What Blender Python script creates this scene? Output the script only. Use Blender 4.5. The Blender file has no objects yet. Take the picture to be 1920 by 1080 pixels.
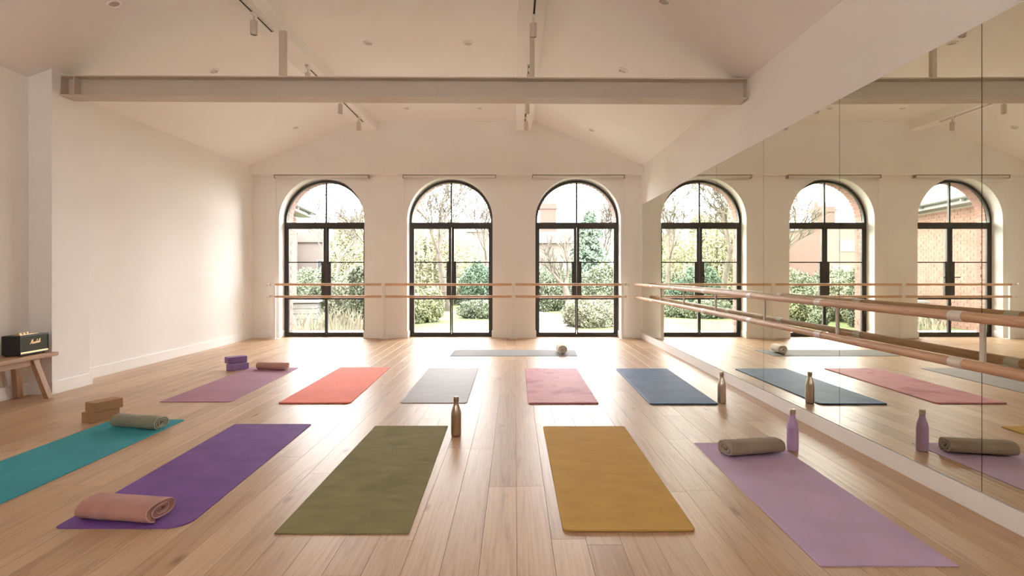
import bpy, bmesh, math, random
import numpy as np
from mathutils import Vector, Matrix, noise
R = random.Random(7)
S = bpy.context.scene
COL = S.collection

# ------------------------------------------------------------------ camera
cam = bpy.data.cameras.new('camera'); camo = bpy.data.objects.new('camera', cam); COL.objects.link(camo)
camo.location = (0, 0, 1.2); camo.rotation_euler = (math.pi/2, 0, 0)
cam.sensor_width = 36; cam.lens = 36*1060/1920
cam.shift_x = -5/1920; cam.shift_y = -29/1920
cam.clip_start = .05; cam.clip_end = 400
S.camera = camo
# ------------------------------------------------------------------ world: bright overcast sky
SKY = 9.0
w = bpy.data.worlds.new('world'); S.world = w; w.use_nodes = True
nt = w.node_tree; nt.nodes.clear()
wo = nt.nodes.new('ShaderNodeOutputWorld'); bg = nt.nodes.new('ShaderNodeBackground')
tc = nt.nodes.new('ShaderNodeTexCoord'); sx = nt.nodes.new('ShaderNodeSeparateXYZ'); cr = nt.nodes.new('ShaderNodeValToRGB')
nt.links.new(tc.outputs['Generated'], sx.inputs[0]); nt.links.new(sx.outputs['Z'], cr.inputs[0])
e = cr.color_ramp.elements; e[0].position = 0; e[0].color = (1, .985, .96, 1); e[1].position = 1; e[1].color = (.93, .96, 1, 1)
nt.links.new(cr.outputs[0], bg.inputs[0]); bg.inputs[1].default_value = SKY
nt.links.new(bg.outputs[0], wo.inputs[0])
S.view_settings.view_transform = 'Standard'; S.view_settings.look = 'None'
S.view_settings.gamma = 1; S.view_settings.use_curve_mapping = False
S.view_settings.exposure = 1.35
cy = S.cycles
cy.max_bounces = 14; cy.diffuse_bounces = 10; cy.glossy_bounces = 6; cy.transparent_max_bounces = 24
cy.transmission_bounces = 6; cy.sample_clamp_indirect = 12; cy.caustics_reflective = True; cy.blur_glossy = .6
cy.use_adaptive_sampling = False
WX = [(-3.53, 'left'), (-1.185, 'middle'), (1.16, 'right')]      # window centres
for x, _ in WX:                                                   # portals: guide the sky light, give off none
    l = bpy.data.lights.new('window_portal', 'AREA'); l.shape = 'RECTANGLE'; l.size = 1.6; l.size_y = 3.0
    l.cycles.is_portal = True
    o = bpy.data.objects.new('window_portal', l); COL.objects.link(o)
    o.location = (x, 10.95, 1.5); o.rotation_euler = (-math.pi/2, 0, 0)

# ------------------------------------------------------------------ materials
def srgb(r, g, b):
    f = lambda c: (c/255/12.92 if c/255 <= .04045 else ((c/255+.055)/1.055)**2.4)
    return (f(r), f(g), f(b), 1)
class Mat:
    def __init__(s, name, col, rough=.6, metal=0, spec=.5):
        s.m = bpy.data.materials.new(name); s.m.use_nodes = True; s.t = s.m.node_tree
        s.b = s.t.nodes['Principled BSDF']
        s.b.inputs['Base Color'].default_value = col; s.b.inputs['Roughness'].default_value = rough
        s.b.inputs['Metallic'].default_value = metal; s.b.inputs['Specular IOR Level'].default_value = spec
    def n(s, k, **kw):
        x = s.t.nodes.new(k)
        for a, v in kw.items():
            if a in x.inputs.keys(): x.inputs[a].default_value = v
            else: setattr(x, a, v)
        return x
    def l(s, a, b): s.t.links.new(a, b)
    def coords(s, scale=(1, 1, 1), kind='Object', rand=False):
        t = s.n('ShaderNodeTexCoord'); mp = s.n('ShaderNodeMapping'); mp.inputs['Scale'].default_value = scale
        src = t.outputs[kind] if kind != 'World' else s.n('ShaderNodeNewGeometry').outputs['Position']
        if rand:
            oi = s.n('ShaderNodeObjectInfo'); va = s.n('ShaderNodeVectorMath', operation='MULTIPLY_ADD')
            cb = s.n('ShaderNodeCombineXYZ'); 
            for i in range(3): s.l(oi.outputs['Random'], cb.inputs[i])
            va.inputs[1].default_value = (37, 53, 29); s.l(cb.outputs[0], va.inputs[0]); s.l(src, va.inputs[2]); src = va.outputs[0]
        s.l(src, mp.inputs[0]); return mp.outputs[0]
    def noise(s, vec, scale=5, detail=4, rough=.5, dist=0):
        x = s.n('ShaderNodeTexNoise'); x.inputs['Scale'].default_value = scale; x.inputs['Detail'].default_value = detail
        x.inputs['Roughness'].default_value = rough; x.inputs['Distortion'].default_value = dist
        s.l(vec, x.inputs['Vector']); return x.outputs['Fac']
    def ramp(s, fac, stops):
        x = s.n('ShaderNodeValToRGB'); el = x.color_ramp.elements
        while len(el) < len(stops): el.new(.5)
        for q, (p, c) in zip(el, stops): q.position = p; q.color = c
        s.l(fac, x.inputs[0]); return x.outputs[0]
    def mix(s, fac, a, b, mode='MIX'):
        x = s.n('ShaderNodeMix', data_type='RGBA', blend_type=mode)
        if isinstance(fac, (int, float)): x.inputs[0].default_value = fac
        else: s.l(fac, x.inputs[0])
        for v, i in ((a, 6), (b, 7)):
            if isinstance(v, tuple): x.inputs[i].default_value = v
            else: s.l(v, x.inputs[i])
        return x.outputs[2]
    def color(s, c): s.l(c, s.b.inputs['Base Color'])
    def bump(s, h, strength=.2, dist=.01):
        x = s.n('ShaderNodeBump'); x.inputs['Strength'].default_value = strength; x.inputs['Distance'].default_value = dist
        s.l(h, x.inputs['Height']); s.l(x.outputs[0], s.b.inputs['Normal'])
def mul(c, k): return (c[0]*k, c[1]*k, c[2]*k, 1)
def varied(name, col, rough=.6, lo=.8, hi=1.15, scale=4, kind='Object', stretch=(1, 1, 1), bump=0, bscale=80, metal=0, rand=False, spec=.5, sheen=0):
    m = Mat(name, col, rough, metal, spec); v = m.coords(stretch, kind, rand)
    m.color(m.ramp(m.noise(v, scale, 5), [(.3, mul(col, lo)), (.7, mul(col, hi))]))
    if bump: m.bump(m.noise(m.coords((1, 1, 1), kind), bscale, 3), bump, .004)
    if sheen: m.b.inputs['Sheen Weight'].default_value = sheen
    return m.m

plaster = varied('plaster', (.88, .865, .84, 1), .75, .975, 1.015, 1.3, 'World', bump=.05, bscale=9, spec=.3)
ceil_m = varied('ceiling_paint', (.90, .89, .87, 1), .85, .985, 1.01, 1.0, 'World', spec=.2)
trim_m = Mat('trim_paint', (.90, .88, .86, 1), .4).m
steel_paint = Mat('beam_paint', (.62, .545, .46, 1), .5).m
white_metal = Mat('white_powder_coat', (.82, .79, .75, 1), .35).m
spot_m = Mat('spotlight_paint', (.62, .56, .49, 1), .4).m
black_frame = varied('dark_bronze_frame', (.035, .030, .026, 1), .45, .9, 1.1, 3)
dark_gap = Mat('dark_backing', (.03, .025, .02, 1), .8).m
plank_base = Mat('subfloor', (.10, .055, .03, 1), .9).m
chrome = Mat('satin_chrome', (.6, .58, .55, 1), .25, 1).m

mm = Mat('mirror_silver', (.80, .81, .71, 1), 0.0, 1); mirror_m = mm.m
g = bpy.data.materials.new('window_glass'); g.use_nodes = True; t = g.node_tree; t.nodes.clear()
out = t.nodes.new('ShaderNodeOutputMaterial'); mx = t.nodes.new('ShaderNodeMixShader'); tr = t.nodes.new('ShaderNodeBsdfTransparent')
gl = t.nodes.new('ShaderNodeBsdfGlossy'); gl.inputs['Roughness'].default_value = .01; fr = t.nodes.new('ShaderNodeFresnel'); fr.inputs[0].default_value = 1.2
tr.inputs[0].default_value = (.985, .99, .985, 1)
t.links.new(fr.outputs[0], mx.inputs[0]); t.links.new(tr.outputs[0], mx.inputs[1]); t.links.new(gl.outputs[0], mx.inputs[2]); t.links.new(mx.outputs[0], out.inputs[0])
glass = g

# oak boards
fm = Mat('oak_board', (.6, .4, .25, 1), .3, 0, .42)
v = fm.coords((1, 1, 1), 'World', True)
def mp(scale):
    m_ = fm.n('ShaderNodeMapping'); m_.inputs['Scale'].default_value = scale; fm.l(v, m_.inputs[0]); return m_.outputs[0]
oi = fm.n('ShaderNodeObjectInfo')
base = fm.ramp(oi.outputs['Random'], [(0, (.45, .275, .153, 1)), (.3, (.54, .355, .215, 1)), (.55, (.485, .307, .178, 1)), (.8, (.565, .375, .232, 1)), (1, (.605, .41, .26, 1))])
g1 = fm.noise(mp((9, .55, 1)), 2.2, 6, .6, 1.4)
c1 = fm.mix(1.0, base, fm.ramp(g1, [(.32, (.80, .75, .70, 1)), (.5, (1, 1, 1, 1)), (.72, (1.08, 1.07, 1.05, 1))]), 'MULTIPLY')
g2 = fm.noise(mp((70, 1.6, 1)), 2.0, 4, .6, .3)
c2 = fm.mix(.36, c1, fm.ramp(g2, [(.3, (.80, .77, .73, 1)), (.6, (1.03, 1.03, 1.03, 1))]), 'MULTIPLY')
wv = fm.n('ShaderNodeTexWave', wave_type='RINGS', rings_direction='Z'); fm.l(mp((5.5, .32, 1)), wv.inputs[0])
wv.inputs['Scale'].default_value = 2.4; wv.inputs['Distortion'].default_value = 5; wv.inputs['Detail'].default_value = 3; wv.inputs['Detail Scale'].default_value = 1.2
c3 = fm.mix(.28, c2, fm.ramp(wv.outputs['Fac'], [(.0, (.78, .72, .66, 1)), (.35, (1, 1, 1, 1))]), 'MULTIPLY')
vo = fm.n('ShaderNodeTexVoronoi'); fm.l(mp((3.2, 1.25, 1)), vo.inputs['Vector']); vo.inputs['Scale'].default_value = 1.0
kn = fm.ramp(vo.outputs['Distance'], [(.0, (.33, .22, .15, 1)), (.035, (.6, .48, .38, 1)), (.09, (1, 1, 1, 1))])
c4 = fm.mix(.8, c3, kn, 'MULTIPLY')
fm.color(c4)
rr = fm.n('ShaderNodeMapRange'); fm.l(g1, rr.inputs[0]); rr.inputs[3].default_value = .36; rr.inputs[4].default_value = .40
fm.l(rr.outputs[0], fm.b.inputs['Roughness']); fm.bump(g2, .02, .001)
oak = fm.m
def wood(name, col, axis_stretch, rough=.45):
    m = Mat(name, col, rough); vv = m.coords(axis_stretch, 'Object', True)
    gg = m.noise(vv, 3, 5, .6, .8)
    m.color(m.ramp(gg, [(.28, mul(col, .68)), (.5, col), (.75, mul(col, 1.18))])); m.bump(gg, .05, .002); return m.m
rail_wood = wood('beech_rail', (.62, .37, .22, 1), (20, 1.5, 20))
rail_wood_x = wood('beech_rail_cross', (.62, .40, .25, 1), (1.5, 20, 20))
bench_wood = wood('bench_oak', (.46, .28, .165, 1), (14, 1.6, 14))
bench_leg = wood('bench_leg_oak', (.43, .25, .145, 1), (14, 14, 1.6))

def mat_material(name, col, mott=.12, scale=3.0, rough=.7, stretch=(1, 1, 1), smudge=None, sm_col=None, sheen=.1):
    m = Mat(name, col, rough, spec=.16); vv = m.coords(stretch)
    a = m.noise(vv, scale, 5, .55, .4)
    c = m.ramp(a, [(.32, mul(col, 1-mott)), (.68, mul(col, 1+mott))])
    if smudge:
        s_ = m.noise(m.coords((1.0, .8, 1), 'Object'), smudge, 6, .62, .9)
        c = m.mix(m.ramp(s_, [(.50, (0, 0, 0, 1)), (.66, (.85, .85, .85, 1))]), c, sm_col)
    m.color(c)
    f1 = m.noise(m.coords(), 260, 2); f2 = m.noise(m.coords((1, 4, 1)), 2.2, 3, .5, .3)
    ad = m.n('ShaderNodeMath', operation='MULTIPLY_ADD'); m.l(f2, ad.inputs[0]); ad.inputs[1].default_value = 5; m.l(f1, ad.inputs[2])
    m.bump(ad.outputs[0], .35, .0024); return m.m

# ------------------------------------------------------------------ object helpers
def tag(o, label=None, cat=None, group=None, kind=None):
    if label: o['label'] = label
    if cat: o['category'] = cat
    if group: o['group'] = group
    if kind: o['kind'] = kind
    return o
def empty(name, loc=(0, 0, 0), rz=0, **k):
    o = bpy.data.objects.new(name, None); COL.objects.link(o); o.location = loc; o.rotation_euler = (0, 0, rz); o.empty_display_size = .1
    return tag(o, **k)
def obj(name, bm, m, parent=None, smooth=False, auto=None, loc=None, **k):
    if isinstance(bm, bmesh.types.BMesh):
        me = bpy.data.meshes.new(name); bm.normal_update(); bm.to_mesh(me); bm.free()
        me.materials.append(m)
        if smooth:
            for p in me.polygons: p.use_smooth = True
            if auto: 
                try: me.set_sharp_from_angle(angle=math.radians(auto))
                except Exception: pass
    else: me = bm
    o = bpy.data.objects.new(name, me); COL.objects.link(o)
    if parent: o.parent = parent
    if loc is not None: o.location = loc
    return tag(o, **k)
def box(bm, x0, x1, y0, y1, z0, z1, bev=0, mat=None):
    r = bmesh.ops.create_cube(bm, size=1, matrix=Matrix.Translation(((x0+x1)/2, (y0+y1)/2, (z0+z1)/2)) @ Matrix.Diagonal((abs(x1-x0), abs(y1-y0), abs(z1-z0), 1)))
    if mat is not None: bmesh.ops.transform(bm, matrix=mat, verts=r['verts'])
    if bev:
        ed = list({e_ for v_ in r['verts'] for e_ in v_.link_edges})
        bmesh.ops.bevel(bm, geom=ed, offset=bev, segments=2, affect='EDGES', profile=.6)
    return bm
def B(*a, **k): return box(bmesh.new(), *a, **k)
def tube(bm, p0, p1, r0, r1=None, seg=16, cap=True):
    p0 = Vector(p0); p1 = Vector(p1); d = p1-p0; r1 = r0 if r1 is None else r1
    m_ = Matrix.Translation((p0+p1)/2) @ d.to_track_quat('Z', 'Y').to_matrix().to_4x4()
    bmesh.ops.create_cone(bm, cap_ends=cap, segments=seg, radius1=r0, radius2=r1, depth=d.length, matrix=m_)
    return bm
def T(*a, **k): return tube(bmesh.new(), *a, **k)
def lathe(prof, seg=40, bm=None):
    bm = bm or bmesh.new(); rings = []
    for r, z in prof:
        if r < 1e-5: rings.append([bm.verts.new((0, 0, z))]*seg)
        else: rings.append([bm.verts.new((r*math.cos(2*math.pi*i/seg), r*math.sin(2*math.pi*i/seg), z)) for i in range(seg)])
    for a, b in zip(rings, rings[1:]):
        for i in range(seg):
            j = (i+1) % seg; q = []
            for v_ in (a[i], a[j], b[j], b[i]):
                if v_ not in q: q.append(v_)
            if len(q) > 2: bm.faces.new(q)
    return bm
def prism(pts, y0, y1, bm=None):
    """polygon in xz, extruded along y"""
    bm = bm or bmesh.new()
    a = [bm.verts.new((x, y0, z)) for x, z in pts]; b = [bm.verts.new((x, y1, z)) for x, z in pts]
    bm.faces.new(a); bm.faces.new(b[::-1]); n = len(pts)
    for i in range(n): bm.faces.new((a[i], b[i], b[(i+1) % n], a[(i+1) % n]))
    bmesh.ops.recalc_face_normals(bm, faces=bm.faces); return bm

# ------------------------------------------------------------------ room shell
XL, XR, YB, YF = -4.79, 2.32, 10.34, -1.9
ZE, ZT = 3.125, 3.915                                             # eaves, flat ceiling
XA, XB = -2.76, .34
# floor boards
fl = empty('floor', kind='structure', label='wide oak plank floor running towards the windows')
obj('subfloor', B(XL-.02, XR+.02, YF, 10.9, -.05, -.019), plank_base, fl)
PW = .155; rows = int((XR-XL)/PW)+2; x0 = .010 - math.ceil((.010-XL)/PW)*PW
cand = []
for i in range(rows):
    a = max(x0+i*PW, XL); b = min(x0+(i+1)*PW, XR)
    if b-a < .02: continue
    y = YF - R.random()*1.8
    while y < 10.60:
        L = R.choice([1.5, 1.9, 2.2, 2.4, 2.6]); y1 = min(y+L, 10.60)
        if 10.60-y1 < .35: y1 = 10.60
        ya = max(y, YF)
        if y1 > ya+.02: cand.append((a, b, ya, y1))
        y = y1
def plank(bm, a, b, c, d):
    gp = .0005; ch = .0010; lo = -.02
    f = [bm.verts.new(p) for p in ((a+gp, c+gp, lo), (b-gp, c+gp, lo), (b-gp, d-gp, lo), (a+gp, d-gp, lo))]
    m_ = [bm.verts.new((p.co.x, p.co.y, -ch)) for p in f]
    t_ = [bm.verts.new((p.co.x+(ch if k in (0, 3) else -ch), p.co.y+(ch if k < 2 else -ch), 0)) for k, p in enumerate(f)]
    bm.faces.new(t_)
    for q, r_ in ((f, m_), (m_, t_)):
        for i in range(4): bm.faces.new((q[i], q[(i+1) % 4], r_[(i+1) % 4], r_[i]))
vis = [c for c in cand if c[3] > 2.1]; vis.sort(key=lambda c: c[3]); rest = [c for c in cand if c[3] <= 2.1] + vis[300:]
for (a, b, c, d) in vis[:300]:
    bm = bmesh.new(); plank(bm, a, b, c, d)
    obj('floor_board', bm, oak, fl)
bm = bmesh.new()
for c in rest: plank(bm, *c)
obj('floor_boards_behind', bm, oak, fl, kind='stuff')

obj('wall_left', B(XL-.2, XL, YF, 10.9, -.05, 3.3), plaster, kind='structure', label='long plain white plaster wall on the left')
obj('wall_left_pier', B(XL-.05, -4.56, 5.57, 6.07, 0, 3.22, bev=.004), plaster, kind='structure', label='shallow plastered pier on the left wall under the steel beam')
obj('wall_right', B(XR, XR+.2, YF, 10.9, -.05, 3.3), plaster, kind='structure', label='white wall behind and above the mirrors')
bm = bmesh.new(); RW = [(-2.6, -1.95), (-.55, .1)]; xs = XL-.2    # rear gable wall; two high openings added to light the near room
for a, b in RW:
    box(bm, xs, a, YF-.2, YF, -.05, 4.2); box(bm, a, b, YF-.2, YF, -.05, 2.5); box(bm, a, b, YF-.2, YF, 3.45, 4.2); xs = b
box(bm, xs, XR+.2, YF-.2, YF, -.05, 4.2)
obj('wall_front', bm, plaster, kind='structure', label='white gable wall behind the camera with two high openings added for fill light')
# ceiling
cp = [(XL-.05, ZE-.02), (XL-.05+.0, ZE-.02), (XA, ZT), (XB, ZT), (XR+.05, ZE-.02)]
prof = [(XL-.05, ZE-.02), (XA, ZT), (XB, ZT), (XR+.05, ZE-.02), (XR+.05, ZE+.25), (XB, ZT+.2), (XA, ZT+.2), (XL-.05, ZE+.25)]
obj('ceiling', prism(prof, YF-.1, 10.9), ceil_m, kind='structure', label='white vaulted ceiling with sloping sides and flat centre')
# purlins
for i, (a, b, lab) in enumerate([(-2.73, -2.475, 'boxed white ceiling beam left of centre carrying a lighting track'), (.03, .30, 'boxed white ceiling beam right of centre carrying a lighting track')]):
    obj('ceiling_beam', B(a, b, YF, 10.18, 3.757, ZT+.05, bev=.004), ceil_m, kind='structure', label=lab)
# back wall with arches
HW, SP = .78, 2.166
def arch_pts(cx, hw, sp, n=40):
    return [(cx+hw*math.cos(math.pi*(1-k/n)), sp+hw*math.sin(math.pi*(1-k/n))) for k in range(n+1)]
def arch_wall(x0, x1, zt, y0, y1, hw, sp, z0=0.0):
    bm = bmesh.new(); xs = x0
    for cx, _ in WX:
        box(bm, xs, cx-hw, y0, y1, z0, zt); xs = cx+hw
        ap = arch_pts(cx, hw, sp)
        A = [[bm.verts.new((x, y, z)) for x, z in ap] for y in (y0, y1)]
        U = [[bm.verts.new((x, y, zt)) for x, z in ap] for y in (y0, y1)]
        for k in range(len(ap)-1):
            bm.faces.new((A[0][k], A[0][k+1], U[0][k+1], U[0][k])); bm.faces.new((A[1][k+1], A[1][k], U[1][k], U[1][k+1]))
            bm.faces.new((A[0][k+1], A[0][k], A[1][k], A[1][k+1])); bm.faces.new((U[0][k], U[0][k+1], U[1][k+1], U[1][k]))
    box(bm, xs, x1, y0, y1, z0, zt); return bm
obj('wall_back', arch_wall(XL-.05, XR+.05, 2.975, YB, 10.66, HW, SP), plaster, kind='structure', label='white window wall with three arched openings')
gp = [(XL-.05, 2.975), (XR+.05, 2.975), (XR+.05, ZE+.05), (XB, ZT+.05), (XA, ZT+.05), (XL-.05, ZE+.05)]
obj('wall_back_upper', prism(gp, 10.17, 10.66), plaster, kind='structure', label='white gable wall above the arched windows, set slightly forward')
# baseboards
def skirt(bm, x0, x1, y0, y1, h=.125):
    box(bm, x0, x1, y0, y1, 0, h, bev=.003); return bm
bm = bmesh.new(); t_ = .018
skirt(bm, XL, XL+t_, YF, 5.57); skirt(bm, XL, -4.56+t_, 5.57-t_, 5.57); skirt(bm, -4.56, -4.56+t_, 5.57, 6.07); skirt(bm, XL, -4.56+t_, 6.07, 6.07+t_); skirt(bm, XL, XL+t_, 6.07+t_, YB)
obj('baseboard_left', bm, trim_m, kind='structure', label='white baseboard along the left wall and round its pier')
bm = bmesh.new(); xs = XL+t_
for cx, _ in WX+[(XR+HW, '')]:
    skirt(bm, xs, min(cx-HW, XR-.02), YB-t_, YB)
    if cx < XR: skirt(bm, cx-HW-.001, cx-HW+.014, YB-t_, 10.57); skirt(bm, cx+HW-.014, cx+HW+.001, YB-t_, 10.57)
    xs = cx+HW
obj('baseboard_back', bm, trim_m, kind='structure', label='white baseboard on the piers between the windows')
obj('baseboard_right', B(XR-.014, XR, YF, YB-.02, 0, .108, bev=.002), trim_m, kind='structure', label='plain white plinth board under the mirrors')

# ------------------------------------------------------------------ windows
brick_r = varied('reveal_brick', (.20, .105, .08, 1), .85, .7, 1.25, 9, 'World', bump=.2)
mortar = Mat('mortar', (.34, .29, .25, 1), .9).m
FY0, FY1 = 10.58, 10.645; FH = .765; ZB = .03
def arch_frame(cx, ro, ri, sp, y0, y1, zb):
    bm = bmesh.new(); n = 48
    o = [(cx-ro, zb)]+arch_pts(cx, ro, sp, n)+[(cx+ro, zb)]; i = [(cx-ri, zb)]+arch_pts(cx, ri, sp, n)+[(cx+ri, zb)]
    V = [[bm.verts.new((x, y, z)) for x, z in L] for L in (o, i) for y in (y0, y1)]
    of, ob, if_, ib = V
    for k in range(len(o)-1):
        bm.faces.new((of[k], of[k+1], if_[k+1], if_[k])); bm.faces.new((ob[k+1], ob[k], ib[k], ib[k+1]))
        bm.faces.new((of[k+1], of[k], ob[k], ob[k+1])); bm.faces.new((if_[k], if_[k+1], ib[k+1], ib[k]))
    for k in (0, -1): bm.faces.new((of[k], if_[k], ib[k], ob[k]))
    bmesh.ops.recalc_face_normals(bm, faces=bm.faces); return bm
def half_disc(cx, r, sgn, z0, zt, gap, y0, y1, n=20):
    pts = [(cx+sgn*gap, z0)]
    for k in range(n+1):
        a = math.pi/2*k/n; pts.append((cx+sgn*max(gap, r*math.cos(a)), zt+r*math.sin(a)))
    return prism(pts, y0, y1)
for wi, (cx, side) in enumerate(WX):
    W = empty('window_%d' % (wi+1), (0, 0, 0), kind='structure', label='%s arched window of dark steel french doors under a half-round fanlight' % side)
    obj('frame', arch_frame(cx, FH+.012, FH-.028, SP-.02, FY0, FY1, ZB), black_frame, W, smooth=False)
    obj('sill', B(cx-FH, cx+FH, FY0-.01, FY1+.02, 0.0, ZB+.022), black_frame, W)
    obj('transom', B(cx-FH+.02, cx+FH-.02, FY0, FY1, 2.045, 2.135), black_frame, W)
    obj('fanlight_bar', B(cx-.014, cx+.014, FY0+.01, FY1-.01, 2.13, 2.90), black_frame, W)
    for sg in (-1, 1):
        obj('fanlight_pane', half_disc(cx, FH-.02, sg, 2.13, SP-.02, .012, 10.608, 10.614), glass, W)
        bm = bmesh.new()
        X = lambda a, b: (min(cx+sg*a, cx+sg*b), max(cx+sg*a, cx+sg*b))
        y0, y1 = FY0+.008, FY1-.008
        box(bm, *X(FH-.066, FH-.03), y0, y1, .055, 2.045)          # hanging stile
        box(bm, *X(.004, .05), y0, y1, 1.38, 2.045); box(bm, *X(.004, .09), y0-.004, y1, .715, 1.405); box(bm, *X(.004, .026), y0, y1, .055, .72)
        box(bm, *X(.02, FH-.05), y0, y1, 2.018, 2.045); box(bm, *X(.0, FH-.03), y0-.003, y1, .695, .725); box(bm, *X(.02, FH-.05), y0, y1, .052, .078)
        leaf = obj('door_leaf', bm, black_frame, W)
        obj('glazing_bar', B(*X(.045, FH-.06), y0+.005, y1, 1.382, 1.402), black_frame, leaf)
        for za, zb_ in ((1.395, 2.03), (.71, 1.39), (.065, .705)):
            obj('pane', B(*X(.015, FH-.05), 10.608, 10.614, za, zb_), glass, leaf)
        bm = bmesh.new(); hx = cx+sg*.055
        box(bm, hx-.015, hx+.015, y0-.012, y0-.003, .99, 1.17, bev=.003); tube(bm, (hx, y0-.01, 1.11), (hx, y0-.055, 1.11), .009, seg=10)
        tube(bm, (hx-sg*.008, y0-.052, 1.11), (hx+sg*.10, y0-.055, 1.112), .009, seg=10); tube(bm, (hx, y0-.022, 1.03), (hx, y0-.01, 1.03), .008, seg=10)
        obj('handle', bm, black_frame, leaf, smooth=True, auto=35)
    bm = bmesh.new(); rb = .735                                     # brick reveal outside, a ring of bricks
    z = -.1; k = 0
    while z < SP-.07:
        for sg in (-1, 1):
            a = cx+sg*rb; d = R.uniform(-.003, .003)
            box(bm, min(a, a+sg*.1)+d, max(a, a+sg*.1)+d, 10.665, 10.665+(.215 if k % 2 else .105), z, z+.065, bev=.002)
            if not k % 2: box(bm, min(a, a+sg*.1)-d, max(a, a+sg*.1)-d, 10.78, 10.88, z, z+.065, bev=.002)
        z += .075; k += 1
    nv = 31
    for q in range(nv):
        a = math.pi*(q+.5)/nv
        M = Matrix.Translation((cx, 10.772, SP)) @ Matrix.Rotation(math.pi/2-a, 4, 'Y') @ Matrix.Translation((0, 0, rb+.107))
        box(bm, -.032, .032, -.107, .107, -.107, .107, bev=.002, mat=M)
    obj('brick_reveal', bm, brick_r, W, kind='stuff')
obj('wall_outer', arch_wall(XL-.4, XR+.6, 4.3, 10.67, 10.87, .745, SP+.0, z0=-.12), mortar, kind='structure', label='outer leaf of the window wall behind the frames')

# ------------------------------------------------------------------ mirror wall
mw = empty('wall_mirror', (XR, 2.8, .112), label='floor-to-head mirror wall of butted tall panels on the right', cat='mirror')
MW = Matrix.Translation((-XR, -2.8, -.112))
obj('backing_board', box(bmesh.new(), XR-.0042, XR-.0005, YF+.3, 10.27, .112, 2.434, mat=MW), dark_gap, mw)
seams = [YF+.3]+[2.795+1.225*k for k in range(-3, 6)]+[8.92+0*1, 10.25]
seams = sorted(set(round(s_, 3) for s_ in seams))
seams = [s_ for i, s_ in enumerate(seams) if i == 0 or s_-seams[i-1] > .1]
for a, b in zip(seams, seams[1:]):
    obj('mirror_panel', box(bmesh.new(), XR-.010, XR-.0045, a+.0022, b-.0022, .1145, 2.431, mat=MW), mirror_m, mw)

# ------------------------------------------------------------------ steel tie beam and posts
bm = bmesh.new(); x0_, x1_ = -4.555, 2.315
zt_, zb_ = 3.125, 2.92; ya, yb = 5.60, 5.80; ymid = (ya+yb)/2
box(bm, x0_, x1_, ya, yb, zt_-.012, zt_); box(bm, x0_, x1_, ya, yb, zb_, zb_+.012); box(bm, x0_, x1_, ymid-.005, ymid+.005, zb_, zt_)
box(bm, x0_, x0_+.012, ya, yb, zb_, zt_); box(bm, x1_-.012, x1_, ya, yb, zb_, zt_); box(bm, x0_+.13, x0_+.14, ya+.01, yb-.01, zb_, zt_)
bmesh.ops.transform(bm, matrix=Matrix.Translation((2.3, 5.65, 3.02)) @ Matrix.Rotation(math.radians(.45), 4, 'Y') @ Matrix.Rotation(math.radians(-.5), 4, 'Z') @ Matrix.Translation((-2.3, -5.65, -3.02)), verts=bm.verts)
obj('tie_beam', bm, steel_paint, kind='structure', label='painted steel beam spanning the room between the walls')
obj('beam_post', box(B(-2.49, -2.425, 5.97, 6.03, 3.02, 3.76), -2.49, -2.425, 5.78, 6.0, 3.06, 3.09), steel_paint, kind='structure', label='slim post on the steel beam left of centre')
obj('beam_post', box(B(.16, .21, 5.97, 6.02, 3.0, 3.76), .16, .21, 5.74, 6.0, 3.05, 3.08), steel_paint, kind='structure', label='slim post on the steel beam right of centre')

# ------------------------------------------------------------------ tracks, spotlights, downlights
lamp_off = Mat('lamp_lens', (.75, .70, .62, 1), .3).m
def track(cx, y0, y1, label):
    t0 = empty('lighting_track', (cx, (y0+y1)/2, 3.757), label=label, cat='track')
    h = (y1-y0)/2; bm = bmesh.new()
    box(bm, -.018, -.010, -h, h, -.018, 0); box(bm, .010, .018, -h, h, -.018, 0)
    box(bm, -.018, .018, -h, -h+.01, -.019, 0); box(bm, -.018, .018, h-.01, h, -.019, 0)
    obj('track_body', bm, white_metal, t0); obj('track_channel', B(-.0098, .0098, -h+.01, h-.01, -.0165, 0), dark_gap, t0)
track(-2.56, 3.2, 5.98, 'white lighting track on the left ceiling beam before the steel beam')
track(-2.56, 6.95, 9.55, 'white lighting track on the left ceiling beam beyond the steel beam')
track(.19, 3.2, 5.62, 'white lighting track on the right ceiling beam before the steel beam')
track(.175, 6.95, 9.5, 'white lighting track on the right ceiling beam beyond the steel beam')
def spot(x, y, label, rz=0):
    s0 = empty('spotlight', (x, y, 3.739), rz, label=label, cat='spotlight', group='cylinder spotlights on the ceiling tracks')
    obj('adapter', B(-.014, .014, -.05, .05, -.02, 0, bev=.003), white_metal, s0)
    obj('stem', T((0, 0, -.018), (0, 0, -.072), .007, seg=10), spot_m, s0, smooth=True, auto=40)
    obj('housing', lathe([(0, -.068), (.029, -.068), (.034, -.073), (.034, -.20), (.031, -.205), (.028, -.205), (.027, -.188), (0, -.188)], 28), spot_m, s0, smooth=True, auto=35)
    obj('lens', lathe([(0, -.189), (.026, -.189), (.026, -.194), (.014, -.199), (0, -.2)], 24), lamp_off, s0, smooth=True)
Ys = [5.55, 7.0, 8.3, 9.28]
nm = ['nearest the camera', 'just behind the steel beam', 'its foot showing just under the beam', 'farthest, nearest the window wall']
for y, n_ in zip(Ys, nm): spot(-2.56, y, 'white cylinder spotlight on the left track, %s' % n_)
for y, n_ in zip([5.6, 7.05, 8.3, 9.25], nm): spot(.185, y, 'white cylinder spotlight on the right track, %s' % n_)
sl = math.atan((ZT-ZE)/(XA-XL))
lamp_grey = Mat('downlight_reflector', (.52, .47, .42, 1), .4).m
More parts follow.
